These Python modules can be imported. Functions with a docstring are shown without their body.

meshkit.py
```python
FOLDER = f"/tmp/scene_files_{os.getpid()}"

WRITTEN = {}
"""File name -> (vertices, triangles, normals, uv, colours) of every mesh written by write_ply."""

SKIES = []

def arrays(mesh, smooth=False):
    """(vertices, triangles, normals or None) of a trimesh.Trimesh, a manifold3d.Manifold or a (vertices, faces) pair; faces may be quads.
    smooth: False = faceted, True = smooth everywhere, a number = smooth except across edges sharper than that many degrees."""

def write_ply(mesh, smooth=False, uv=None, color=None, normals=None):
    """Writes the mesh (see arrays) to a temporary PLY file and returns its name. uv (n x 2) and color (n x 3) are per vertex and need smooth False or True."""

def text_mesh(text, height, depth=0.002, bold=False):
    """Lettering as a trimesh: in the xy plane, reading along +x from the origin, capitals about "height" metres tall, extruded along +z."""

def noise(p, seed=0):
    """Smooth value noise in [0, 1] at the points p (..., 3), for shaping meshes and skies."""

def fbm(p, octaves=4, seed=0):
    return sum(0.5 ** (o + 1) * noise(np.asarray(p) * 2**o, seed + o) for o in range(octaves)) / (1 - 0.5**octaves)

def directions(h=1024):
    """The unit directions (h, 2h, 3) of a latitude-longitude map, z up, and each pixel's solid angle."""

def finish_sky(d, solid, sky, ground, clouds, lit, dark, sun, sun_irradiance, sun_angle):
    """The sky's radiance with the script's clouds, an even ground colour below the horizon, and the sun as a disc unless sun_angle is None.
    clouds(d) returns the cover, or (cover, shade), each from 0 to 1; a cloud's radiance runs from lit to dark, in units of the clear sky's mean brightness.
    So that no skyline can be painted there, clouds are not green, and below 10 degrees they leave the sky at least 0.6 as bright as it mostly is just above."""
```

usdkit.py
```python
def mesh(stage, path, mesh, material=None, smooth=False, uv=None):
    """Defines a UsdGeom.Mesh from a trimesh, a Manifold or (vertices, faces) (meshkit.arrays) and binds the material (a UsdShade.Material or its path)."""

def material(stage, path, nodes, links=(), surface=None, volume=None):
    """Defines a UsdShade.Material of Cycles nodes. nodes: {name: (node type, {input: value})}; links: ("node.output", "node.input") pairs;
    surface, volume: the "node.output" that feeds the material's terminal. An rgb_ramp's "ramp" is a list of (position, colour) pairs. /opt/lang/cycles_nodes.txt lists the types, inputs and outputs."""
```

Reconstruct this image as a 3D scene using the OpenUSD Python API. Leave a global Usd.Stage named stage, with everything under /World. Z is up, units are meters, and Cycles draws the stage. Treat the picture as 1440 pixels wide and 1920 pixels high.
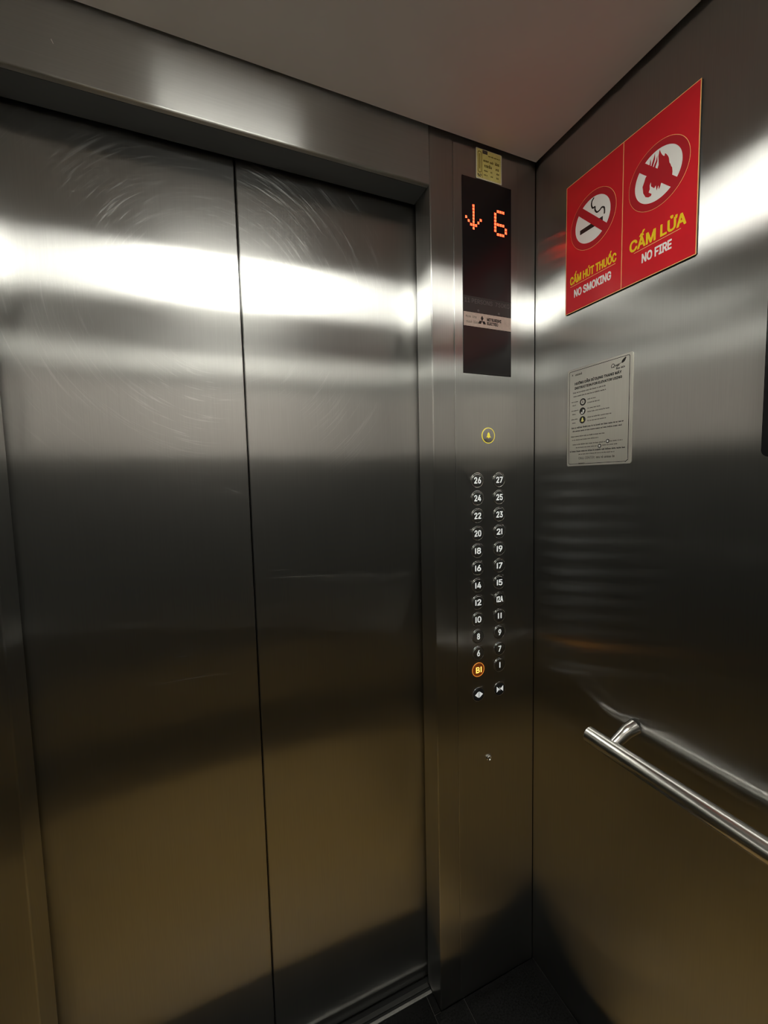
import math, random
import numpy as np
import trimesh
import manifold3d as m3
import usdkit
from meshkit import text_mesh
from shapely.geometry import Polygon, Point, LineString, box as sbox
from shapely import affinity, union_all
from pxr import Usd, UsdGeom, Gf, UsdShade, Sdf

random.seed(7)
rng = np.random.default_rng(7)
stage = Usd.Stage.CreateInMemory()
UsdGeom.SetStageUpAxis(stage, "Z")
UsdGeom.SetStageMetersPerUnit(stage, 1.0)
UsdGeom.Xform.Define(stage, "/World")
UsdGeom.Scope.Define(stage, "/World/Looks")

# ---------------------------------------------------------------- camera, exposure, lamp strength
# Frame: x = 0 is the right wall, y = 0 the front (door) wall, the car lies in x < 0, y < 0; z = 0 is the floor.
ZS = 0.075                                        # heights below are measured from the top of the door sill line; the floor lies ZS lower
CAM = np.array([-0.8472, -0.9164, 1.4019 + ZS])
YAW, PITCH, ROLL, F_PX = 0.398, -0.0766, -0.0232, 779.87
EXPOSURE = 0.55
LAMP = 13.5                                       # emission of the ceiling diffuser
_fwd = np.array([math.sin(YAW) * math.cos(PITCH), math.cos(YAW) * math.cos(PITCH), math.sin(PITCH)])
_r0 = np.array([math.cos(YAW), -math.sin(YAW), 0])
_u0 = np.cross(_r0, _fwd)
_r = math.cos(ROLL) * _r0 + math.sin(ROLL) * _u0
_u = -math.sin(ROLL) * _r0 + math.cos(ROLL) * _u0
cam = UsdGeom.Camera.Define(stage, "/World/camera")
cam.CreateHorizontalApertureAttr(36.0)
cam.CreateVerticalApertureAttr(48.0)
cam.CreateFocalLengthAttr(36.0 * F_PX / 1440.0)
cam.CreateClippingRangeAttr(Gf.Vec2f(0.01, 100))
cam.CreateExposureAttr(EXPOSURE)
cam.AddTransformOp().Set(Gf.Matrix4d(*_r, 0, *_u, 0, *(-_fwd), 0, *CAM, 1))

# ---------------------------------------------------------------- dimensions
W, D, H = 1.515, 1.42, 2.225                      # car width, depth, ceiling height
ROOF = 2.29
XR, XL, XS = -0.3246, -1.190, -0.7591             # right jamb, left jamb, seam between the door leaves
ZL, R = 2.10, 0.086                               # height of the opening, recess of the door leaves

# ---------------------------------------------------------------- materials
MAT = {}


def look(name, nodes, links, surface):
    MAT[name] = usdkit.material(stage, "/World/Looks/" + name, nodes, links, surface=surface)
    return MAT[name]


def steel(name, color=(0.615, 0.615, 0.60), across=(0.17, 1.05), along=(0.009, 0.015), wide=0.62, haze=0.10, haze_alpha=0.22, grain="vertical", streak=0.03, wave=0.0, scuffs=False):
    """Brushed stainless steel: a tight and a wide lobe, both smeared across the grain (alpha across / along), and a soft haze of wear."""
    axis = (0.0, 0.0, 1.0) if grain == "vertical" else (1.0, 0.0, 0.0)
    stretch = (420.0, 420.0, 7.0) if grain == "vertical" else (7.0, 420.0, 420.0)
    n = {
        "geo": ("geometry", {}),
        "eps": ("vector_math", {"math_type": "add", "vector2": (0.0011, 0.0017, 0.0013)}),
        "crs": ("vector_math", {"math_type": "cross_product", "vector2": axis}),
        "tan": ("vector_math", {"math_type": "normalize"}),
        "map": ("mapping", {"scale": stretch}),
        "grn": ("noise_texture", {"scale": 1.0, "detail": 3.0, "roughness": 0.6}),
        "ramp": ("rgb_ramp", {"ramp": [(0.3, tuple(c * (1 - streak) for c in color)), (0.7, tuple(min(1, c * (1 + streak)) for c in color))]}),
        "mx": ("mix_closure", {"fac": wide}),
        "hz": ("glossy_bsdf", {"distribution": "multi_ggx", "roughness": math.sqrt(haze_alpha)}),
        "out": ("mix_closure", {"fac": haze}),
    }
    l = [("geo.normal", "eps.vector1"), ("eps.vector", "crs.vector1"), ("crs.vector", "tan.vector1"), ("geo.position", "map.vector"), ("map.vector", "grn.vector"), ("grn.fac", "ramp.fac"),
         ("ramp.color", "hz.color"), ("g0.BSDF", "mx.closure1"), ("g1.BSDF", "mx.closure2"), ("mx.closure", "out.closure1"), ("hz.BSDF", "out.closure2")]
    for i in range(2):
        k = math.sqrt(along[i] / across[i])
        n[f"g{i}"] = ("glossy_bsdf", {"distribution": "multi_ggx", "roughness": math.sqrt(math.sqrt(along[i] * across[i])), "anisotropy": -(1 - k)})
        l += [("tan.vector", f"g{i}.tangent"), ("ramp.color", f"g{i}.color")]
    if wave:
        n["wn"] = ("noise_texture", {"scale": 3.2, "detail": 1.0})
        n["bmp"] = ("bump", {"strength": 1.0, "distance": wave})
        l += [("geo.position", "wn.vector"), ("wn.fac", "bmp.height")] + [("bmp.normal", f"{q}.normal") for q in ("g0", "g1", "hz")]
    if scuffs:                                    # circular wiping scratches: streaks that follow circles round one point of the doors
        cx, cz = -0.812, 1.793 + ZS
        n.update({
            "sx": ("separate_xyz", {}), "dx": ("math", {"math_type": "subtract", "value2": cx}), "dz": ("math", {"math_type": "subtract", "value2": cz}),
            "ang": ("math", {"math_type": "arctan2"}), "xx": ("math", {"math_type": "multiply"}), "zz": ("math", {"math_type": "multiply"}), "rr": ("math", {"math_type": "add"}),
            "rad": ("math", {"math_type": "sqrt"}), "r1": ("math", {"math_type": "multiply", "value2": 230.0}), "a1": ("math", {"math_type": "multiply", "value2": 3.4}),
            "cv": ("combine_xyz", {"z": 0.37}), "st": ("noise_texture", {"scale": 1.0, "detail": 3.0, "roughness": 0.6}), "sm": ("map_range", {"range_type": "smoothstep", "from_min": 0.52, "from_max": 0.74, "to_min": 0.0, "to_max": 1.0, "clamp": True}),
            "pm": ("map_range", {"range_type": "smoothstep", "from_min": 0.40, "from_max": 0.70, "to_min": 0.0, "to_max": 1.0, "clamp": True}), "pn": ("noise_texture", {"scale": 4.2, "detail": 1.5}),
            "fi": ("map_range", {"range_type": "smoothstep", "from_min": 0.10, "from_max": 0.20, "to_min": 0.0, "to_max": 1.0, "clamp": True}), "fo": ("map_range", {"range_type": "smoothstep", "from_min": 0.36, "from_max": 0.52, "to_min": 1.0, "to_max": 0.0, "clamp": True}),
            "m1": ("math", {"math_type": "multiply"}), "m2": ("math", {"math_type": "multiply"}), "m3": ("math", {"math_type": "multiply"}), "m4": ("math", {"math_type": "multiply", "value2": scuffs}),
            "sg": ("glossy_bsdf", {"distribution": "multi_ggx", "roughness": 0.55, "color": (0.7, 0.7, 0.69)}), "fin": ("mix_closure", {}),
        })
        l += [("geo.position", "sx.vector"), ("sx.x", "dx.value1"), ("sx.z", "dz.value1"), ("dz.value", "ang.value1"), ("dx.value", "ang.value2"), ("dx.value", "xx.value1"), ("dx.value", "xx.value2"), ("dz.value", "zz.value1"), ("dz.value", "zz.value2"),
              ("xx.value", "rr.value1"), ("zz.value", "rr.value2"), ("rr.value", "rad.value1"), ("rad.value", "r1.value1"), ("ang.value", "a1.value1"), ("r1.value", "cv.x"), ("a1.value", "cv.y"), ("cv.vector", "st.vector"), ("st.fac", "sm.value"),
              ("geo.position", "pn.vector"), ("pn.fac", "pm.value"), ("rad.value", "fi.value"), ("rad.value", "fo.value"), ("fi.result", "m1.value1"), ("fo.result", "m1.value2"), ("m1.value", "m2.value1"), ("pm.result", "m2.value2"), ("m2.value", "m3.value1"), ("sm.result", "m3.value2"),
              ("m3.value", "m4.value1"), ("m4.value", "fin.fac"), ("out.closure", "fin.closure1"), ("sg.BSDF", "fin.closure2")]
        return look(name, n, l, "fin.closure")
    return look(name, n, l, "out.closure")


def plain(name, color, rough=0.5, metallic=0.0, spec=0.5, emit=None, strength=0.0, mottle=0.0, scale=40.0):
    n = {"p": ("principled_bsdf", {"base_color": color, "roughness": rough, "metallic": metallic, "specular_ior_level": spec})}
    l = []
    if emit:
        n["p"][1]["emission_color"] = emit
        n["p"][1]["emission_strength"] = strength
    if mottle:
        n["geo"] = ("geometry", {})
        n["ns"] = ("noise_texture", {"scale": scale, "detail": 4.0})
        n["rp"] = ("rgb_ramp", {"ramp": [(0.3, tuple(c * (1 - mottle) for c in color)), (0.7, tuple(min(1, c * (1 + mottle)) for c in color))]})
        l = [("geo.position", "ns.vector"), ("ns.fac", "rp.fac"), ("rp.color", "p.base_color")]
    return look(name, n, l, "p.BSDF")


steel("wall_steel", haze=0.06, haze_alpha=0.10)
steel("door_steel", wave=0.0002, scuffs=0.36, haze=0.16, haze_alpha=0.09)
steel("panel_steel", haze=0.10, haze_alpha=0.10)
steel("lintel_steel", grain="horizontal", across=(0.20, 0.45), along=(0.014, 0.03), haze=0.02)
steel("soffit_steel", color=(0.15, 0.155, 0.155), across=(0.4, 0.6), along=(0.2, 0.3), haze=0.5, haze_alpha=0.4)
steel("plate_steel", color=(0.80, 0.78, 0.72), across=(0.25, 0.4), along=(0.08, 0.15), haze=0.3)
steel("button_steel", color=(0.46, 0.46, 0.455), across=(0.26, 0.9), along=(0.02, 0.04), haze=0.06)
plain("polished_steel", (0.78, 0.77, 0.74), 0.16, 1.0)
plain("rail_steel", (0.74, 0.73, 0.70), 0.20, 1.0)
plain("aluminium", (0.36, 0.355, 0.34), 0.55, 1.0, mottle=0.12, scale=90)
plain("scratch_steel", (0.42, 0.42, 0.41), 0.42, 1.0)
plain("sill_dirty", (0.03, 0.03, 0.028), 0.6)
plain("board_paper", (0.90, 0.84, 0.80), 0.5, mottle=0.04, scale=6)
plain("ceiling_paint", (0.67, 0.635, 0.60), 0.6, mottle=0.03, scale=8)
plain("dark_gap", (0.012, 0.012, 0.012), 0.8)
plain("black_glass", (0.006, 0.006, 0.007), 0.09)
plain("display_glass", (0.010, 0.008, 0.009), 0.22)
plain("strip_grey", (0.035, 0.032, 0.032), 0.35)
plain("strip_print", (0.12, 0.11, 0.11), 0.5)
plain("brand_plate", (0.60, 0.50, 0.44), 0.40, 0.25, mottle=0.08, scale=120)
plain("print_black", (0.012, 0.011, 0.010), 0.5)
plain("print_grey", (0.10, 0.09, 0.075), 0.6)
plain("print_worn", (0.30, 0.25, 0.21), 0.6)
plain("rubber_black", (0.01, 0.01, 0.01), 0.55)
plain("granite_black", (0.0045, 0.0045, 0.0048), 0.20, spec=0.16, mottle=0.5, scale=220)
plain("granite_tan", (0.38, 0.24, 0.075), 0.22, mottle=0.16, scale=60)
plain("grout", (0.075, 0.072, 0.066), 0.6)
plain("sign_red", (0.66, 0.016, 0.026), 0.30, mottle=0.05, scale=9)
plain("sign_ring_red", (0.47, 0.016, 0.026), 0.34)
plain("sign_white", (0.88, 0.88, 0.85), 0.4)
plain("sign_yellow", (0.90, 0.66, 0.02), 0.4)
plain("sign_line", (0.90, 0.52, 0.20), 0.4)
plain("sticker_yellow", (0.92, 0.86, 0.30), 0.5, mottle=0.06, scale=70)
plain("sticker_edge", (0.90, 0.88, 0.66), 0.5)
plain("sticker_ink", (0.16, 0.13, 0.01), 0.6)
plain("sticker_band", (0.42, 0.33, 0.07), 0.6)
plain("button_print", (0.86, 0.87, 0.85), 0.4, emit=(0.9, 0.95, 0.95), strength=0.25)
plain("button_lit", (0.9, 0.5, 0.1), 0.4, emit=(1.0, 0.42, 0.08), strength=1.3)
plain("button_lit_cap", (0.05, 0.012, 0.004), 0.3, emit=(0.6, 0.12, 0.01), strength=0.10)
plain("button_lit_ring", (0.5, 0.2, 0.05), 0.3, 0.6, emit=(1.0, 0.30, 0.04), strength=0.35)
plain("alarm_yellow", (0.85, 0.72, 0.06), 0.4, emit=(1.0, 0.85, 0.10), strength=0.22)
plain("led_red", (0.9, 0.12, 0.04), 0.4, emit=(1.0, 0.034, 0.011), strength=6.0)
plain("lamp_diffuser", (0.9, 0.9, 0.85), 0.5, emit=(1.0, 0.99, 0.90), strength=LAMP)
plain("lamp_frame", (0.55, 0.54, 0.52), 0.4)

# ---------------------------------------------------------------- helpers
USED = set()


def numbered(parent, name):
    path, k = f"{parent}/{name}", 0
    while path in USED:
        k += 1
        path = f"{parent}/{name}_{k:03d}"
    USED.add(path)
    return path


def as_mesh(m):
    if isinstance(m, (list, tuple)) and m and not isinstance(m[0], np.ndarray):
        return trimesh.util.concatenate([as_mesh(q) for q in m])
    if hasattr(m, "to_mesh"):
        q = m.to_mesh()
        return trimesh.Trimesh(np.array(q.vert_properties[:, :3]), np.array(q.tri_verts), process=False)
    return m


class Thing:
    """An Xform at the thing's base; its parts are given in world coordinates and stored relative to the base."""

    def __init__(self, name, label=None, cat=None, base=(0, 0, 0), kind=None, group=None):
        self.path, self.base = numbered("/World", name), np.array(base, float)
        x = UsdGeom.Xform.Define(stage, self.path)
        x.AddTranslateOp().Set(Gf.Vec3d(float(base[0]), float(base[1]), float(base[2]) + ZS))
        tag(x.GetPrim(), label, cat, kind, group)

    def part(self, name, mesh, mat, label=None, smooth=False, under=None):
        m = as_mesh(mesh).copy()
        m.apply_translation(-self.base)
        path = numbered(under or self.path, name)
        p = usdkit.mesh(stage, path, m, MAT[mat], smooth=smooth).GetPrim()
        if label:
            p.SetCustomDataByKey("label", label)
        return path


def tag(p, label=None, cat=None, kind=None, group=None):
    for k, v in (("label", label), ("category", cat), ("kind", kind), ("group", group)):
        if v:
            p.SetCustomDataByKey(k, v)


def cbox(lo, hi, c=0.0):
    """Box with chamfered edges."""
    lo, hi = np.minimum(lo, hi).astype(float), np.maximum(lo, hi).astype(float)
    if c <= 0:
        return trimesh.creation.box(bounds=[lo, hi])
    c = min(c, 0.45 * (hi - lo).min())
    pts = []
    for sx in (0, 1):
        for sy in (0, 1):
            for sz in (0, 1):
                p = np.where([sx, sy, sz], hi, lo)
                d = np.where([sx, sy, sz], -c, c)
                for k in range(3):
                    q = p.copy()
                    for j in range(3):
                        if j != k:
                            q[j] += d[j]
                    pts.append(q)
    return trimesh.convex.convex_hull(np.array(pts))


def front(m, w0=0.0):
    """(u, v, w) on the front wall -> world: x = u, z = v, w towards the car."""
    m = as_mesh(m).copy()
    v = m.vertices
    m.vertices = np.stack([v[:, 0], -(v[:, 2] + w0), v[:, 1]], 1)
    return m


def right(m, w0=0.0):
    """(u, v, w) on the right wall -> world: y = -u, z = v, w towards the car."""
    m = as_mesh(m).copy()
    v = m.vertices
    m.vertices = np.stack([-(v[:, 2] + w0), -v[:, 0], v[:, 1]], 1)
    return m


def ext(shape, h):
    gs = [g for g in getattr(shape, "geoms", [shape]) if g.geom_type == "Polygon" and g.area > 1e-12]
    return trimesh.util.concatenate([trimesh.creation.extrude_polygon(g, h, engine="earcut") for g in gs])


def bevel_slab(shape, h, c):
    """Extruded outline with a chamfer round its front edge."""
    a = ext(shape, h - c)
    steps = [ext(shape.buffer(-c * (k + 1) / 3, join_style=2 if k < 0 else 1), h - c + c * (k + 1) / 3) for k in range(3)]
    return trimesh.util.concatenate([a] + steps)


def rrect(u0, v0, u1, v1, r):
    return sbox(u0, v0, u1, v1).buffer(-r).buffer(r, quad_segs=8)


def lettering(text, u0, u1, v0, h, depth=0.0003, bold=0.0):
    """Capitals h tall with the baseline at v0, stretched to run from u0 to u1; bold thickens the strokes by that share of h."""
    m = text_mesh(text, h, depth, bold > 0)
    t = m.triangles[m.face_normals[:, 2] > 0.9][:, :, :2]
    g = union_all([Polygon(q) for q in t if abs(np.cross(q[1] - q[0], q[2] - q[0])) > 1e-14]).buffer(h * 1e-3)
    a, _, b, _ = g.bounds
    g = affinity.affine_transform(g, [(u1 - u0) / (b - a), 0, 0, 1, u0 - a * (u1 - u0) / (b - a), v0])
    if bold:
        g = g.buffer(h * bold, join_style=2, mitre_limit=2.0)
    return ext(g.simplify(h * 0.006), depth)


def small_print(u0, u1, v, h, depth=0.0002, dens=1.0):
    """A line of print too small to read: letter-sized strokes in word groups."""
    out, u = [], u0
    while u < u1 - h * 0.4:
        for _ in range(random.randint(2, 6)):
            w = h * random.uniform(0.32, 0.6)
            if u + w > u1:
                break
            up = random.choice((0.62, 0.66, 0.7, 1.0))
            kind = random.random()
            if kind < 0.4:
                out += [(u, v, u + w * 0.36, v + h * up), (u + w * 0.3, v, u + w, v + h * 0.26), (u + w * 0.62, v + h * 0.2, u + w, v + h * 0.66)]
            elif kind < 0.7:
                out += [(u, v + h * 0.42, u + w, v + h * 0.68), (u, v, u + w * 0.34, v + h * 0.5), (u + w * 0.66, v, u + w, v + h * 0.5)]
            else:
                out += [(u, v, u + w, v + h * 0.24), (u, v + h * 0.42, u + w, v + h * 0.66), (u + w * 0.2, v, u + w * 0.6, v + h * up)]
            u += w + h * 0.14 / dens
        u += h * 0.42
    return ext(union_all([sbox(*b) for b in out]), depth)


def stroke(pts, width, depth):
    return ext(LineString(pts).buffer(width / 2, cap_style=1, join_style=1, quad_segs=6), depth)


def lathe(profile, n=48):
    """Profile (radius, height) revolved about z."""
    return trimesh.creation.revolve(np.array(profile, float), sections=n)


def shift(m, u, v, w=0.0):
    m = as_mesh(m).copy()
    m.apply_translation([u, v, w])
    return m


def smooth_line(pts, n=60):
    """Catmull-Rom curve through the points."""
    p = np.array(pts, float)
    p = np.vstack([2 * p[0] - p[1], p, 2 * p[-1] - p[-2]])
    out = []
    for i in range(1, len(p) - 2):
        for t in np.linspace(0, 1, max(2, n // (len(p) - 3)), endpoint=False):
            out.append(0.5 * (2 * p[i] + (p[i + 1] - p[i - 1]) * t + (2 * p[i - 1] - 5 * p[i] + 4 * p[i + 1] - p[i + 2]) * t**2 + (3 * p[i] - p[i - 1] - 3 * p[i + 1] + p[i + 2]) * t**3))
    return np.array(out + [p[-2]])


def tube(path, radius, sides=32, caps=True):
    p = np.asarray(path, float)
    t = np.gradient(p, axis=0)
    t /= np.linalg.norm(t, axis=1, keepdims=True)
    up = np.array([0, 0, 1.0])
    a = np.cross(t, up)
    a /= np.linalg.norm(a, axis=1, keepdims=True)
    b = np.cross(t, a)
    ang = np.arange(sides) * 2 * np.pi / sides
    v = (p[:, None] + radius * (np.cos(ang)[None, :, None] * a[:, None] + np.sin(ang)[None, :, None] * b[:, None])).reshape(-1, 3)
    f = []
    for i in range(len(p) - 1):
        for j in range(sides):
            k = (j + 1) % sides
            f += [[i * sides + j, i * sides + k, (i + 1) * sides + k], [i * sides + j, (i + 1) * sides + k, (i + 1) * sides + j]]
    n = len(v)
    v = np.vstack([v, p[0], p[-1]])
    for j in range(sides):
        k = (j + 1) % sides
        f += [[n, k, j], [n + 1, (len(p) - 1) * sides + j, (len(p) - 1) * sides + k]]
    m = trimesh.Trimesh(v, f, process=False)
    m.fix_normals()
    return m


def prism(shape, a, b, axis):
    """Outline extruded along x (outline in y, z) or along z (outline in x, y)."""
    m = ext(shape, b - a)
    v = m.vertices.copy()
    m.vertices = np.stack([v[:, 2] + a, v[:, 0], v[:, 1]], 1) if axis == "x" else np.stack([v[:, 0], v[:, 1], v[:, 2] + a], 1)
    return m


def bend(pts, r, quad=6):
    """Outline with its corners rounded like bent sheet metal."""
    g = Polygon(pts)
    return g.buffer(-r, join_style=2).buffer(r, quad_segs=quad)


# ---------------------------------------------------------------- the setting
T = 0.03
ZF = -ZS                                          # the floor
s = Thing("wall_right", "brushed stainless steel wall on the right that carries the red sign and the handrail", "wall", (0, -D / 2, ZF), "structure")
s.part("steel_panel", cbox((0, -D, ZF), (T, 0.0, ROOF)), "wall_steel")
s = Thing("wall_left", "brushed stainless steel wall opposite the red sign, on the left of the car", "wall", (-W, -D / 2, ZF), "structure")
s.part("steel_panel", cbox((-W - T, -D, ZF), (-W, 0.0, ROOF)), "wall_steel")
s = Thing("wall_back", "brushed stainless steel wall behind the viewer, facing the doors", "wall", (-W / 2, -D, ZF), "structure")
s.part("steel_panel", cbox((-W, -D - T, ZF), (0, -D, ROOF)), "wall_steel")

s = Thing("wall_front", "brushed stainless steel front wall framing the doors, with jambs and a band above them", "wall", (-W / 2, 0, ZF), "structure")
BEND = 0.0034
for x, e, txt in ((XR, -0.0013, "steel panel right of the doors, around the button panel"), (XL, -W + 0.0025, "narrow steel panel left of the doors")):
    k = 1 if e > x else -1
    sh = bend([(x, 0), (e, 0), (e, 0.010), (x + k * 0.010, 0.010), (x + k * 0.010, R - 0.010), (x, R - 0.010)], BEND)
    s.part("return_panel", prism(sh, ZF, ROOF, "z"), "panel_steel", txt, smooth=30)
s.part("transom_panel", prism(bend([(0.0006, ZL), (0.014, ZL), (0.014, ROOF), (0.0006, ROOF)], BEND), XL + 0.0008, XR - 0.0008, "x"), "lintel_steel", "wide steel band above the doors", smooth=30)
s.part("paint_speck", front(ext(Polygon([(-1.0542, 2.1600), (-1.0530, 2.1604), (-1.0508, 2.1545), (-1.0503, 2.1531), (-1.0514, 2.1537)]), 0.0003), -0.0005), "sign_white", "tiny white speck")
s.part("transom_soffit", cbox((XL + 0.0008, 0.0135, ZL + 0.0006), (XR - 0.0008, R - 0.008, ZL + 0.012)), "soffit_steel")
s.part("shaft_lining", [cbox((-W - T, 0.18, ZF - 0.03), (T, 0.20, ROOF)), cbox((-W - T, 0.012, ZF - 0.03), (-W - 0.001, 0.18, ROOF)), cbox((0.001, 0.012, ZF - 0.03), (T, 0.18, ROOF))], "dark_gap")

LEAF_B, LEAF_T = ZF + 0.006, 2.16
for n, (a, b), txt in ((1, (XL - 0.05, XS - 0.0017), "left leaf of the stainless steel sliding doors, scuffed"), (2, (XS + 0.0017, XR + 0.05), "right leaf of the stainless steel sliding doors, beside the button panel")):
    d = Thing(f"door_{n}", txt, "elevator door", ((a + b) / 2, R, ZF), "structure")
    d.part("leaf", cbox((a, R, LEAF_B), (b, R + 0.032, LEAF_T), 0.0016), "door_steel")

    for p in [q for q in (((-0.7480, 1.1781), (-0.6646, 1.1733), (-0.3672, 1.1489)), ((-0.9933, 0.9698), (-0.8850, 0.9682), (-0.7740, 0.9617)), ((-0.7311, 1.3591), (-0.7225, 1.3625), (-0.7139, 1.3646)), ((-0.8283, 1.4012), (-0.7950, 1.3862), (-0.7640, 1.3716)),
                          ((-0.9368, 1.0231), (-0.9190, 1.0222), (-0.9006, 1.0198)), ((-0.7299, 0.9906), (-0.7230, 0.9922), (-0.7161, 0.9926)), ((-0.7299, 1.1912), (-0.7000, 1.1932), (-0.6646, 1.1933)), ((-1.0495, 1.7069), (-1.0470, 1.7005), (-1.0441, 1.6952))) if a < q[0][0] < b]:
        p = np.array(p)
        t = p[-1] - p[0]
        nn = np.array([-t[1], t[0]]) / np.linalg.norm(t) * 0.00055
        d.part("scratch", front(ext(Polygon([p[0], p[1] - nn, p[2], p[1] + nn]), 0.0001), -R - 0.00005), "scratch_steel", "thin pale scratch")

s = Thing("trim_1", "worn grooved aluminium sill at the foot of the doors", "sill", (XS, R / 2, ZF), "structure")
s.part("sill_plate", [cbox((XL - 0.03, 0.0475, ZF - 0.022), (XR + 0.03, 0.178, ZF - 0.008))], "dark_gap")
for y0, y1 in ((0.0478, 0.0560), (0.066, 0.078), (0.094, 0.110), (0.122, 0.170)):
    s.part("sill_rib", cbox((XL + 0.001, y0, ZF - 0.012), (XR - 0.001, y1, ZF - (y0 > 0.06) * 0.003), 0.001), "aluminium" if y0 < 0.06 else "sill_dirty")

s = Thing("floor", "stone floor of tan slabs inside a black polished border", "floor", (-W / 2, -D / 2, ZF), "structure")
s.part("bedding", [cbox((-W - T, -D - T, ZF - 0.03), (T, 0.0, ZF - 0.0025)), cbox((XL + 0.0006, 0.0, ZF - 0.03), (XR - 0.0006, 0.0474, ZF - 0.0025))], "grout")
G = 0.0009
FY, BY, RX, LX, CQ = -0.114, -1.155, -0.105, -1.41, -0.195


def tile(name, x0, y0, x1, y1, mat):
    s.part(name, cbox((x0 + G, y0 + G, ZF - 0.02), (x1 - G, y1 - G, ZF), 0.0006), mat)


for x0, x1 in ((XL + 0.022, -0.757), (-0.757, -0.345)):
    tile("border_tile", x0, FY, x1, 0.047, "granite_black")
for x0, x1 in ((XL, XL + 0.022), (-0.345, XR)):
    tile("border_tile", x0, 0.0, x1, 0.047, "granite_black")
tile("border_tile", -0.345, FY, -0.25, 0.0, "granite_black")
tile("border_tile", XL - 0.075, FY, XL + 0.022, 0.0, "granite_black")
tile("corner_tile", -0.25, CQ, 0.0, 0.0, "granite_black")
tile("corner_tile", -W, CQ, XL - 0.075, 0.0, "granite_black")
for y0, y1 in ((BY, -0.66), (-0.66, CQ)):
    tile("border_tile", RX, y0, 0.0, y1, "granite_black")
    tile("border_tile", -W, y0, LX, y1, "granite_black")
tile("floor_slab", -0.757, CQ, -0.25, FY, "granite_tan")
tile("floor_slab", XL - 0.075, CQ, -0.757, FY, "granite_tan")
for y0, y1 in ((BY, -0.66), (-0.66, CQ)):
    for x0, x1 in ((LX, -0.757), (-0.757, RX)):
        tile("floor_slab", x0, y0, x1, y1, "granite_tan")
for x0, x1 in ((-W, -1.01), (-1.01, -0.53), (-0.53, 0.0)):
    tile("border_tile", x0, -D, x1, BY, "granite_black")

# ceiling: a dropped painted panel with a narrow shadow gap, a lamp opening in it, and the dark roof above
LX0, LX1, LY0, LY1 = -0.935, -0.50, -1.04, -0.575
s = Thing("ceiling", "flat grey painted ceiling panel with a narrow shadow gap along the walls", "ceiling", (-W / 2, -D / 2, H), "structure")
g = 0.010
pan = sbox(-W + g, -D + g, -g, -g).difference(sbox(LX0, LY0, LX1, LY1))
pm = ext(pan, 0.018)
pm.apply_translation([0, 0, H])
s.part("ceiling_panel", pm, "ceiling_paint")
s.part("roof", cbox((-W - T, -D - T, ROOF), (T, 0.2, ROOF + 0.02)), "dark_gap")

s = Thing("ceiling_light", "square white glowing ceiling light with a thin metal frame", "light", ((LX0 + LX1) / 2, (LY0 + LY1) / 2, H))
fr = ext(sbox(LX0 - 0.012, LY0 - 0.012, LX1 + 0.012, LY1 + 0.012).difference(sbox(LX0 + 0.004, LY0 + 0.004, LX1 - 0.004, LY1 - 0.004)), 0.003)
fr.apply_translation([0, 0, H - 0.003])
s.part("frame", fr, "lamp_frame")
s.part("diffuser", cbox((LX0 + 0.003, LY0 + 0.003, H + 0.001), (LX1 - 0.003, LY1 - 0.003, H + 0.005)), "lamp_diffuser")

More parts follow.
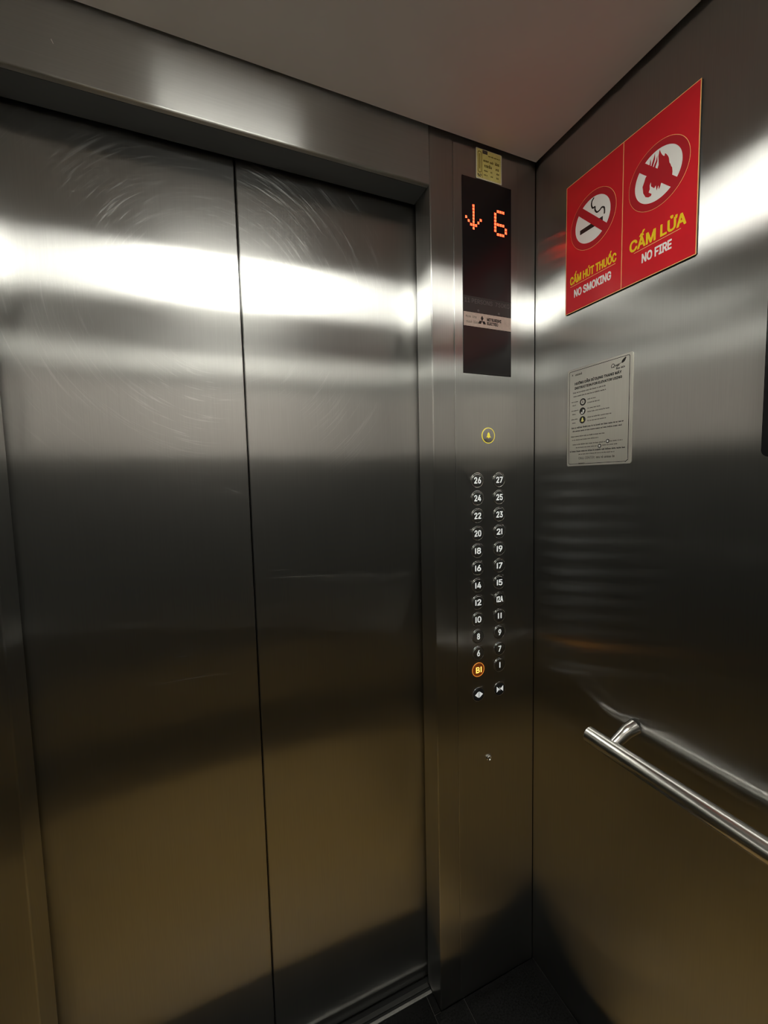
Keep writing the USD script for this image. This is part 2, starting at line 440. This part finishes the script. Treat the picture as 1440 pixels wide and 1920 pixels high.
# pale notice boards on the walls behind the viewer (seen only as a soft reflection in the doors and the right wall)
def notice_board(label, base, lo, hi, inner):
    t = Thing("notice_board", label, "notice board", base)
    t.part("frame", cbox(lo, hi, 0.002), "lamp_frame")
    t.part("paper", cbox(*inner), "board_paper")


N0, N1 = 1.545, 1.935
notice_board("pale notice board on the steel wall behind the viewer", (-0.76, -D, N0), (-1.36, -D + 0.0004, N0), (-0.16, -D + 0.014, N1), ((-1.345, -D + 0.010, N0 + 0.015), (-0.175, -D + 0.0145, N1 - 0.015)))
notice_board("pale notice board on the left steel wall", (-W, -0.75, N0), (-W + 0.0004, -1.20, N0), (-W + 0.014, -0.20, N1), ((-W + 0.010, -1.185, N0 + 0.015), (-W + 0.0145, -0.215, N1 - 0.015)))

# ---------------------------------------------------------------- button panel
PX0, PX1 = -0.2605, -0.0650
cp = Thing("control_panel", "tall brushed steel button panel with two columns of round floor buttons", "control panel", ((PX0 + PX1) / 2, 0, ZF + 0.03))
cp.part("faceplate", prism(bend([(PX0, -0.0028), (PX1, -0.0028), (PX1, -0.0002), (PX0, -0.0002)], 0.0012), ZF + 0.03, H - 0.012, "z"), "panel_steel", smooth=30)
FW = 0.0028                                       # the faceplate's front


def affinity_mesh(m, k):
    m = m.copy()
    m.vertices[:, :2] *= k
    return m


def button(u, v, name, label, glyph, mat, cap="button_steel", ring="polished_steel", rad=0.0192):
    seat = lathe([(0, 0.0), (rad + 0.0012, 0.0), (rad + 0.0012, 0.0004), (0, 0.0004)])
    b = cp.part(name, front(shift(lathe([(0, 0.0005), (rad - 0.0024, 0.0005), (rad - 0.0024, 0.0016), (rad - 0.0028, 0.0021), (rad - 0.0036, 0.0023), (0, 0.0024)]), u, v), FW), cap, label, smooth=40)
    cp.part("button_seat", front(shift(seat, u, v), FW), "dark_gap", under=b)
    cp.part("button_ring", front(shift(lathe([(rad - 0.0014, 0.0004), (rad + 0.0008, 0.0004), (rad + 0.0006, 0.0013), (rad - 0.0003, 0.0017), (rad - 0.0012, 0.0013), (rad - 0.0014, 0.0004)]), u, v), FW), ring, under=b, smooth=50)
    cp.part("marking", front(shift(affinity_mesh(glyph, 0.88), u, v), FW + 0.0023), mat, under=b)


def numeral(t):
    w = {1: 0.0105, 2: 0.0235, 3: 0.0240}[len(t)]
    if t == "1":
        w = 0.0040
    elif t == "11":
        w = 0.0160
    elif t[0] == "1" or t == "21":
        w = 0.0215
    if t == "1":
        return ext(sbox(-0.0019, -0.0088, 0.0019, 0.0088), 0.0006)
    if t == "11":
        return ext(union_all([sbox(-0.0068, -0.0088, -0.0032, 0.0088), sbox(0.0032, -0.0088, 0.0068, 0.0088)]), 0.0006)
    if t[0] == "1" and len(t) == 2:            # plain bar for the one, as on the panel
        a = ext(sbox(-0.0105, -0.0088, -0.0070, 0.0088), 0.0006)
        return trimesh.util.concatenate([a, lettering(t[1], -0.0035, 0.0105, -0.0088, 0.0176, 0.0006, 0.004)])
    if t == "21":
        return trimesh.util.concatenate([lettering("2", -0.0105, 0.0030, -0.0088, 0.0176, 0.0006, 0.004), ext(sbox(0.0066, -0.0088, 0.0101, 0.0088), 0.0006)])
    if t == "B1":
        return trimesh.util.concatenate([lettering("B", -0.0100, 0.0035, -0.0088, 0.0176, 0.0006, 0.006), ext(sbox(0.0068, -0.0088, 0.0108, 0.0088), 0.0006)])
    if t == "12A":
        return trimesh.util.concatenate([ext(sbox(-0.0120, -0.0088, -0.0092, 0.0088), 0.0006), lettering("2", -0.0075, 0.0015, -0.0088, 0.0176, 0.0006, 0.004), lettering("A", 0.0022, 0.0125, -0.0088, 0.0176, 0.0006, 0.004)])
    return lettering(t, -w / 2, w / 2, -0.0088, 0.0176, 0.0006, 0.004)


for i, (a, b) in enumerate(zip("26 24 22 20 18 16 14 12 10 8 6 B1".split(), "27 25 23 21 19 17 15 12A 11 9 7 1".split())):
    v = 1.3955 - 0.04665 * i
    if a == "B1":
        button(-0.1962, v, "floor_button", "round floor button B1, lit orange", numeral(a), "button_lit", "button_lit_cap", "button_lit_ring")
    else:
        button(-0.1962, v, "floor_button", f"round floor button marked {a}", numeral(a), "button_print")
    button(-0.1256, v, "floor_button", f"round floor button marked {b}", numeral(b), "button_print")
tri = lambda *p: Polygon(p)
op = union_all([tri((-0.0145, 0), (-0.0025, -0.0095), (-0.0025, 0.0095)), tri((0.0145, 0), (0.0025, -0.0095), (0.0025, 0.0095)), sbox(-0.0009, -0.0095, 0.0009, 0.0095)])
cl = union_all([tri((-0.0015, 0), (-0.0125, -0.0095), (-0.0125, 0.0095)), tri((0.0015, 0), (0.0125, -0.0095), (0.0125, 0.0095)), sbox(-0.0006, -0.006, 0.0006, 0.006)])
button(-0.1956, 0.8125, "door_button", "door opening button with arrows pointing apart", ext(op, 0.0006), "button_print", "rubber_black")
button(-0.1256, 0.8133, "door_button", "door closing button with arrows pointing together", ext(cl, 0.0006), "button_print", "rubber_black")
bell = smooth_line([(-0.0085, -0.0050), (-0.0048, -0.0020), (-0.0035, 0.0035), (-0.0018, 0.0064), (0, 0.0080), (0.0018, 0.0064), (0.0035, 0.0035), (0.0048, -0.0020), (0.0085, -0.0050)])
bell = union_all([Polygon(bell).buffer(0), Point(0, -0.0056).buffer(0.0018)])
ab = cp.part("alarm_button", front(shift(lathe([(0, 0.0003), (0.0188, 0.0003), (0.0188, 0.0012), (0.0180, 0.0018), (0, 0.0019)]), -0.1602, 1.5126), FW), "panel_steel", "alarm button with a yellow bell in a yellow ring", smooth=40)
cp.part("button_ring", front(shift(lathe([(0.0188, 0.0002), (0.0208, 0.0002), (0.0206, 0.0015), (0.0190, 0.0015), (0.0188, 0.0002)]), -0.1602, 1.5126), FW), "alarm_yellow", under=ab)
cp.part("marking", front(shift(ext(bell, 0.0005), -0.1602, 1.5126), FW + 0.0018), "alarm_yellow", under=ab)
kl = cp.part("key_lock", front(shift(lathe([(0, 0.0), (0.0078, 0.0), (0.0078, 0.0035), (0.0066, 0.0048), (0.0052, 0.0048), (0.0050, 0.0022), (0, 0.0022)], 32), -0.1628, 0.6210), FW), "polished_steel", "small round key lock", smooth=35)
cp.part("key_slot", front(shift(ext(sbox(-0.0009, -0.0036, 0.0009, 0.0036), 0.0006), -0.1628, 0.6210), FW + 0.0020), "dark_gap", under=kl)

# ---------------------------------------------------------------- floor display
DX0, DX1, DZ0, DZ1 = -0.2362, -0.0868, 1.6688, 2.1428
fd = Thing("floor_display", "tall black glass display with a red down arrow and the number 6", "display", ((DX0 + DX1) / 2, -FW, DZ0))
fd.part("screen", front(bevel_slab(sbox(DX0, DZ0, DX1, DZ1), 0.0022, 0.0005), FW), "display_glass")
DW = FW + 0.0022


def dots(rows, u0, v0, pu, pv, size=0.76):
    sq = []
    for i, row in enumerate(rows):
        for j, c in enumerate(row):
            if c == "#":
                sq.append(sbox(u0 + j * pu - pu * size / 2, v0 - i * pv - pv * size / 2, u0 + j * pu + pu * size / 2, v0 - i * pv + pv * size / 2))
    return ext(union_all(sq), 0.0004)


ARROW = ["...#...", "...#...", "...#...", "...#...", "#..#..#", ".#.#.#.", "..###..", "...#..."]
SIX = [".###.", "#....", "#....", "#....", "####.", "#...#", "#...#", ".###."]
fd.part("arrow_lights", front(dots(ARROW, -0.2252, 2.0770, 0.0072, 0.0076), DW), "led_red", "red dot-matrix arrow pointing down")
fd.part("digit_lights", front(dots(SIX, -0.1370, 2.0792, 0.0082, 0.0080), DW), "led_red", "red dot-matrix number 6")
cs = fd.part("capacity_strip", front(ext(sbox(DX0 + 0.001, 1.8206, DX1 - 0.001, 1.8592), 0.0004), DW), "strip_grey", "dark grey strip reading 11 PERSONS 750KG")
fd.part("lettering", front(lettering("11 PERSONS  750KG", DX0 + 0.004, DX1 - 0.006, 1.8430, 0.0105), DW + 0.0004), "strip_print", under=cs)
for u in (-0.1907, -0.1270):
    fd.part("indicator", front(shift(lathe([(0, 0), (0.0030, 0), (0.0026, 0.0005), (0, 0.0007)], 20), u, 1.8262), DW + 0.0004), "strip_print", under=cs)
bp = fd.part("brand_strip", front(ext(sbox(DX0 + 0.001, 1.7855, DX1 - 0.001, 1.8198), 0.0006), DW), "brand_plate", "pale strip with a three-diamond emblem")
BX, BV = -0.1797, 1.8028
dia = Polygon([(0, 0.0), (0.0042, 0.0068), (0, 0.0136), (-0.0042, 0.0068)])
fd.part("emblem", front(shift(ext(union_all([affinity.rotate(dia, a, origin=(0, 0)) for a in (0, 120, 240)]), 0.0003), BX, BV - 0.0015), DW + 0.0006), "print_black", under=bp)
fd.part("lettering", front([lettering("MITSUBISHI", BX + 0.0155, BX + 0.0600, BV + 0.0012, 0.0068, bold=0.03), lettering("ELECTRIC", BX + 0.0155, BX + 0.0500, BV - 0.0085, 0.0068, bold=0.03)], DW + 0.0006), "print_black", under=bp)
fd.part("worn_print", front([small_print(DX0 + 0.007, BX - 0.012, BV + 0.0035, 0.0075), small_print(DX0 + 0.009, BX - 0.010, BV - 0.0095, 0.0075)], DW + 0.0006), "print_worn", under=bp)

# ---------------------------------------------------------------- yellow inspection sticker
st = Thing("inspection_sticker", "small yellow paper sticker with dark print above the black display", "sticker", (-0.1564, -DW, 2.1450))
SX0, SX1, SZ0, SZ1 = -0.1956, -0.1172, 2.1450, 2.2165
st.part("sheet", front(ext(rrect(SX0, SZ0, SX1, SZ1, 0.002), 0.0004), DW), "sticker_edge")
st.part("print_field", front(ext(rrect(SX0 + 0.0030, SZ0 + 0.0030, SX1 - 0.0030, SZ1 - 0.001, 0.001), 0.0002), DW + 0.0004), "sticker_yellow")
w0 = DW + 0.0006
st.part("side_band", front(ext(union_all([rrect(SX0 + 0.0055, SZ0 + 0.015, SX0 + 0.0165, SZ1 - 0.006, 0.004).difference(rrect(SX0 + 0.0072, SZ0 + 0.017, SX0 + 0.0148, SZ1 - 0.008, 0.003)), sbox(SX0 + 0.0180, SZ0 + 0.004, SX0 + 0.0190, SZ1 - 0.003), sbox(SX0 + 0.0098, SZ0 + 0.024, SX0 + 0.0122, SZ1 - 0.012)]), 0.0002), w0), "sticker_band")
for nm, m in (("header_block", ext(sbox(SX0 + 0.0200, SZ1 - 0.0100, SX0 + 0.0345, SZ1 - 0.0020), 0.0002)), ("stamp", ext(union_all([sbox(SX0 + 0.0045 + 0.0024 * i, SZ0 + 0.0052 + 0.0024 * j, SX0 + 0.0064 + 0.0024 * i, SZ0 + 0.0071 + 0.0024 * j) for i in range(5) for j in range(3) if (i * 7 + j * 3) % 4]), 0.0002))):
    st.part(nm, front(m, w0), "print_grey")
pr = [small_print(SX0 + 0.0220, SX0 + 0.0385, 2.1885, 0.0062), small_print(SX0 + 0.0420, SX0 + 0.0545, 2.1880, 0.0062), small_print(SX0 + 0.0580, SX1 - 0.0080, 2.1878, 0.0075),
      small_print(SX0 + 0.0250, SX0 + 0.0490, 2.1760, 0.0080), small_print(SX0 + 0.0590, SX1 - 0.0080, 2.1755, 0.0072)]
for v in (2.1660, 2.1560):
    pr += [small_print(SX0 + 0.0240, SX0 + 0.0360, v, 0.0038), small_print(SX0 + 0.0440, SX0 + 0.0525, v, 0.0042), small_print(SX0 + 0.0620, SX1 - 0.0070, v, 0.0046)]
pr += [small_print(SX0 + 0.0370, SX1 - 0.0060, 2.2030, 0.0030)]
for m in pr:
    st.part("printed_word", front(m, w0), "sticker_ink")

# ---------------------------------------------------------------- red warning sign
sg = Thing("warning_sign", "red rectangular no smoking and no fire sign with yellow and white lettering", "sign", (0, -0.26, 1.80))
U0, U1, V0, V1, UM = 0.1080, 0.4105, 1.8005, 2.1005, 0.2600
SW = 0.0030
sg.part("backing_board", right(ext(rrect(U0, V0 - 0.0006, U1 + 0.0008, V1, 0.003), SW), 0.0003), "rubber_black")
w1 = SW + 0.0003
sg.part("border", right(ext(sbox(U0 - 0.0002, V0, U1, V1), 0.0003), w1), "sign_line", "thin yellow edge line")
w2 = w1 + 0.0003
LN = 0.0017
sg.part("left_field", right(ext(sbox(U0 + LN, V0 + LN, UM - LN * 0.6, V1 - LN), 0.0003), w2), "sign_red", "red field of the no smoking half")
sg.part("right_field", right(ext(sbox(UM + LN * 0.6, V0 + LN, U1 - LN, V1 - LN), 0.0003), w2), "sign_red", "red field of the no fire half")
w3 = w2 + 0.0003
for (cu, cv), ro, ri, what in (((0.1840, 1.9870), 0.0610, 0.0475, "smoke"), ((0.3348, 1.9862), 0.0605, 0.0470, "fire")):
    disc = Point(cu, cv).buffer(ri, quad_segs=24)
    ring = Point(cu, cv).buffer(ro - 0.0006, quad_segs=24).difference(disc)
    bar = affinity.rotate(sbox(cu - ri - 0.002, cv - 0.0078, cu + ri + 0.002, cv + 0.0078), -46, origin=(cu, cv))
    sg.part("symbol_outline", right(ext(Point(cu, cv).buffer(ro + 0.0003, quad_segs=24).difference(Point(cu, cv).buffer(ro - 0.0006, quad_segs=24)), 0.0002), w3), "sign_line")
    sg.part("symbol_disc", right(ext(disc, 0.0002), w3), "sign_white")
    sg.part("prohibition_ring", right(ext(ring.union(bar), 0.0004), w3 + 0.0002), "sign_ring_red", "dark red ring with a slash")
    if what == "smoke":
        sg.part("cigarette", right(ext(Polygon([(0.1502, 1.9796), (0.1502, 1.9698), (0.2116, 1.9680), (0.2118, 1.9789)]), 0.0002), w3 + 0.0002), "print_black")
        sg.part("smoke_trail", right(stroke(smooth_line([(0.1867, 2.0312), (0.1822, 2.0266), (0.1815, 2.0187), (0.1850, 2.0112), (0.1905, 2.0105), (0.1912, 2.0032), (0.1963, 1.9960), (0.2031, 1.9960), (0.2089, 1.9990), (0.2147, 1.9955), (0.2160, 1.9888), (0.2158, 1.9830)]), 0.0033, 0.0002), w3 + 0.0002), "print_black")
    else:
        body = Polygon([(0.3378, 2.0307), (0.3398, 2.0245), (0.3425, 2.0185), (0.3455, 2.0140), (0.3478, 2.0122), (0.3482, 2.0165), (0.3505, 2.0145), (0.3545, 2.0075), (0.3560, 2.0030), (0.3572, 1.9940), (0.3594, 1.9900), (0.3608, 1.9850), (0.3626, 1.9822), (0.3636, 1.9740), (0.3630, 1.9660), (0.3600, 1.9590), (0.3560, 1.9535),
                        (0.3548, 1.9620), (0.3500, 1.9680), (0.3478, 1.9600), (0.3460, 1.9690), (0.3420, 1.9660), (0.3405, 1.9610), (0.3378, 1.9575), (0.3372, 1.9660), (0.3335, 1.9580), (0.3318, 1.9690), (0.3288, 1.9650), (0.3221, 1.9725), (0.3215, 1.9815), (0.3190, 1.9760), (0.3196, 1.9690), (0.3172, 1.9640), (0.3235, 1.9575), (0.3222, 1.9545),
                        (0.3170, 1.9548), (0.3110, 1.9590), (0.3060, 1.9690), (0.3043, 1.9825), (0.3077, 1.9898), (0.3100, 1.9960), (0.3137, 1.9990), (0.3200, 1.9960), (0.3300, 1.9960), (0.3342, 1.9975), (0.3366, 2.0040), (0.3362, 2.0130), (0.3355, 2.0200)])
        leafs = [[(0.3196, 2.0260), (0.3186, 2.0190), (0.3172, 2.0120), (0.3150, 2.0040), (0.3162, 2.0000), (0.3196, 2.0090), (0.3206, 2.0180)], [(0.3286, 2.0300), (0.3260, 2.0220), (0.3222, 2.0130), (0.3196, 2.0010), (0.3216, 1.9990), (0.3252, 2.0090), (0.3288, 2.0190)],
                 [(0.3332, 2.0230), (0.3312, 2.0150), (0.3272, 2.0080), (0.3250, 1.9970), (0.3274, 1.9960), (0.3306, 2.0050), (0.3336, 2.0120)]]
        fl = union_all([body.buffer(0)] + [Polygon(q) for q in leafs]).buffer(0.0004, quad_segs=3).buffer(-0.0004)
        sg.part("flame", right(ext(fl, 0.0002), w3 + 0.0002), "sign_ring_red")
sg.part("lettering", right(lettering("CẤM HÚT THUỐC", 0.1222, 0.2470, 1.8664, 0.0172, bold=0.022), w3), "sign_yellow", "yellow words CẤM HÚT THUỐC")
sg.part("lettering", right(lettering("NO SMOKING", 0.1345, 0.2350, 1.8337, 0.0166, bold=0.022), w3), "sign_white", "white words NO SMOKING")
sg.part("lettering", right(lettering("CẤM LỬA", 0.2787, 0.3912, 1.8660, 0.0208, bold=0.022), w3), "sign_yellow", "yellow words CẤM LỬA")
sg.part("lettering", right(lettering("NO FIRE", 0.3060, 0.3654, 1.8338, 0.0165, bold=0.022), w3), "sign_white", "white words NO FIRE")
sg.part("underline", right(ext(sbox(0.1230, 1.8608, 0.2454, 1.8621), 0.0002), w3), "sign_line")
sg.part("underline", right(ext(sbox(0.2883, 1.8602, 0.3820, 1.8615), 0.0002), w3), "sign_line")

# ---------------------------------------------------------------- instruction plate
ip = Thing("instruction_plate", "small upright steel plate of printed lift instructions below the red sign", "plate", (0, -0.204, 1.4255))
A0, A1, B0, B1 = 0.1162, 0.2912, 1.4257, 1.6628
ip.part("steel_sheet", right(bevel_slab(rrect(A0, B0, A1, B1, 0.005), 0.0022, 0.0004), 0.0003), "plate_steel")
q = 0.0025
bd = rrect(A0 + 0.0052, B0 + 0.0046, A1 - 0.0072, B1 - 0.0046, 0.004)
bd = bd.difference(bd.buffer(-0.0011)).difference(Point(A1 - 0.0072, B0 + 0.0046).buffer(0.006)).union(LineString([(0.2775, 1.4300), (0.2838, 1.4350)]).buffer(0.0007))
ip.part("border_line", right(ext(bd, 0.0002), q), "print_black")
head = [lettering("HƯỚNG DẪN SỬ DỤNG THANG MÁY", 0.1385, 0.2645, 1.6235, 0.0056, 0.0002, 0.03), lettering("INSTRUCTION FOR ELEVATOR USING", 0.1385, 0.2655, 1.6128, 0.0052, 0.0002, 0.03)]
for m in head:
    ip.part("heading_line", right(m, q), "print_black")
ln = []
for a, b, v, h in ((0.1335, 0.2262, 1.6035, 0.0036), (0.1348, 0.2262, 1.5948, 0.0034), (0.1762, 0.2010, 1.5820, 0.0030), (0.1763, 0.2110, 1.5738, 0.0030), (0.1766, 0.2128, 1.5607, 0.0030), (0.1767, 0.2360, 1.5524, 0.0030), (0.1769, 0.2438, 1.5394, 0.0030),
                   (0.1771, 0.2289, 1.5312, 0.0030), (0.1292, 0.1500, 1.5818, 0.0030), (0.1320, 0.1430, 1.5735, 0.0028), (0.1292, 0.1500, 1.5605, 0.0030), (0.1320, 0.1430, 1.5520, 0.0028), (0.1292, 0.1500, 1.5395, 0.0030), (0.1320, 0.1420, 1.5308, 0.0028),
                   (0.1287, 0.2254, 1.4970, 0.0032), (0.1322, 0.2084, 1.4886, 0.0030), (0.1340, 0.2270, 1.4770, 0.0034), (0.2390, 0.2702, 1.4772, 0.0034), (0.1440, 0.2050, 1.4695, 0.0030), (0.2190, 0.2579, 1.4697, 0.0030), (0.1524, 0.2516, 1.4530, 0.0030), (0.1530, 0.1720, 1.4312, 0.0024)):
    ln.append(small_print(a, b, v, h))
for m in ln:
    ip.part("printed_line", right(m, q), "print_grey")
for m in (small_print(0.1300, 0.2743, 1.5178, 0.0040), small_print(0.1335, 0.2694, 1.5098, 0.0036), small_print(0.1259, 0.2782, 1.4600, 0.0042)):
    ip.part("printed_line", right(m, q), "print_black")
ip.part("contact_line", right(lettering("CALL CENTER:", 0.1526, 0.1990, 1.4416, 0.0056, 0.0002), q), "print_grey", "grey line reading CALL CENTER")
ip.part("contact_number", right(small_print(0.2030, 0.2519, 1.4416, 0.0056), q), "print_grey")
# maker's script and leaf, top right; a second small script top left
scr = [stroke(smooth_line([(0.2440, 1.6412), (0.2400, 1.6405), (0.2390, 1.6440), (0.2420, 1.6478), (0.2460, 1.6465), (0.2462, 1.6425), (0.2440, 1.6405), (0.2470, 1.6395)]), 0.0011, 0.0002),
       stroke(smooth_line([(0.2475, 1.6440), (0.2490, 1.6408), (0.2508, 1.6442), (0.2520, 1.6412), (0.2540, 1.6445), (0.2530, 1.6390), (0.2515, 1.6370), (0.2550, 1.6420), (0.2575, 1.6450), (0.2565, 1.6400), (0.2590, 1.6440), (0.2625, 1.6455)]), 0.0009, 0.0002),
       small_print(0.2510, 0.2725, 1.6340, 0.0042)]
ip.part("script_logo", right(scr, q), "print_black", "small script emblem in the top right corner")
leaf = Polygon(smooth_line([(0.2640, 1.6440), (0.2650, 1.6495), (0.2700, 1.6535), (0.2745, 1.6555), (0.2735, 1.6505), (0.2700, 1.6460), (0.2640, 1.6440)], 60)).buffer(0)
ip.part("leaf_emblem", right(ext(leaf, 0.0002), q), "print_black")
ip.part("corner_script", right([small_print(0.1300, 0.1345, 1.6470, 0.0050), small_print(0.1400, 0.1650, 1.6455, 0.0056)], q), "print_grey")
for k, (cu, cv) in enumerate(((0.1631, 1.5790), (0.1624, 1.5574), (0.1627, 1.5365))):
    b = ip.part("icon_disc", right(ext(Point(cu, cv).buffer(0.0086, quad_segs=14), 0.0003), q), "print_black", ("round icon with a ring", "round icon of an intercom", "round icon of a yellow bell")[k])
    if k == 0:
        ip.part("icon_symbol", right(ext(Point(cu, cv).buffer(0.0054).difference(sbox(cu - 0.0008, cv - 0.003, cu + 0.0008, cv + 0.0035)), 0.0002), q + 0.0003), "plate_steel", under=b)
    elif k == 1:
        ip.part("icon_symbol", right(ext(union_all([Polygon([(cu + 0.001, cv + 0.004), (cu + 0.006, cv + 0.002), (cu + 0.003, cv - 0.006), (cu, cv - 0.002)]), Polygon([(cu - 0.005, cv - 0.006), (cu + 0.002, cv - 0.007), (cu, cv - 0.003), (cu - 0.004, cv - 0.001)])]), 0.0002), q + 0.0003), "sign_white", under=b)
    else:
        bl = affinity.translate(affinity.scale(bell, 0.62, 0.72, origin=(0, 0)), cu, cv)
        ip.part("icon_symbol", right(ext(bl, 0.0002), q + 0.0003), "sticker_yellow", under=b)
for cu, cv in ((0.2327, 1.4789), (0.2117, 1.4697)):
    b = ip.part("rivet_icon", right(ext(Point(cu, cv).buffer(0.0046), 0.0002), q), "print_black", "tiny round button icon")
    ip.part("icon_symbol", right(ext(Point(cu, cv).buffer(0.0027), 0.0002), q + 0.0002), "sign_white", under=b)

# ---------------------------------------------------------------- handrail
RO, RZ, RY, RR = 0.0623, 0.8025, -0.247, 0.0190
hr = Thing("handrail", "round polished steel handrail on a bracket along the right wall", "handrail", (0, -0.8, RZ))
bar = tube([(-RO, RY, RZ), (-RO, RY - 0.0012, RZ)] + [(-RO, y, RZ) for y in np.linspace(RY - 0.01, -1.30, 14)], RR, 48)
hr.part("rail_tube", bar, "rail_steel", smooth=40)
for y in (-0.303, -1.22):
    pts = smooth_line([(-RO + 0.004, y, RZ + 0.006), (-RO + 0.022, y - 0.003, RZ + 0.019), (-0.022, y - 0.007, RZ + 0.033), (-0.0006, y - 0.010, RZ + 0.041)], 30)
    hr.part("bracket", tube(pts, np.linspace(0.0115, 0.0155, len(pts))[:, None, None], 28), "rail_steel", smooth=40)

# ---------------------------------------------------------------- black side screen
TH = 0.020
sc = Thing("side_screen", "black glossy wall screen with rounded corners at the right edge", "screen", (0, -0.70, 1.424))
E0, E1, Q0, Q1 = 0.5278, 0.9500, 1.4240, 2.0600
sc.part("housing", right(bevel_slab(rrect(E0, Q0, E1, Q1, 0.012), TH - 0.003, 0.001), 0.0003), "polished_steel")
sc.part("glass_front", right(bevel_slab(rrect(E0 + 0.0010, Q0 + 0.0010, E1 - 0.0010, Q1 - 0.0010, 0.011), 0.003, 0.0006), TH - 0.0027), "black_glass")
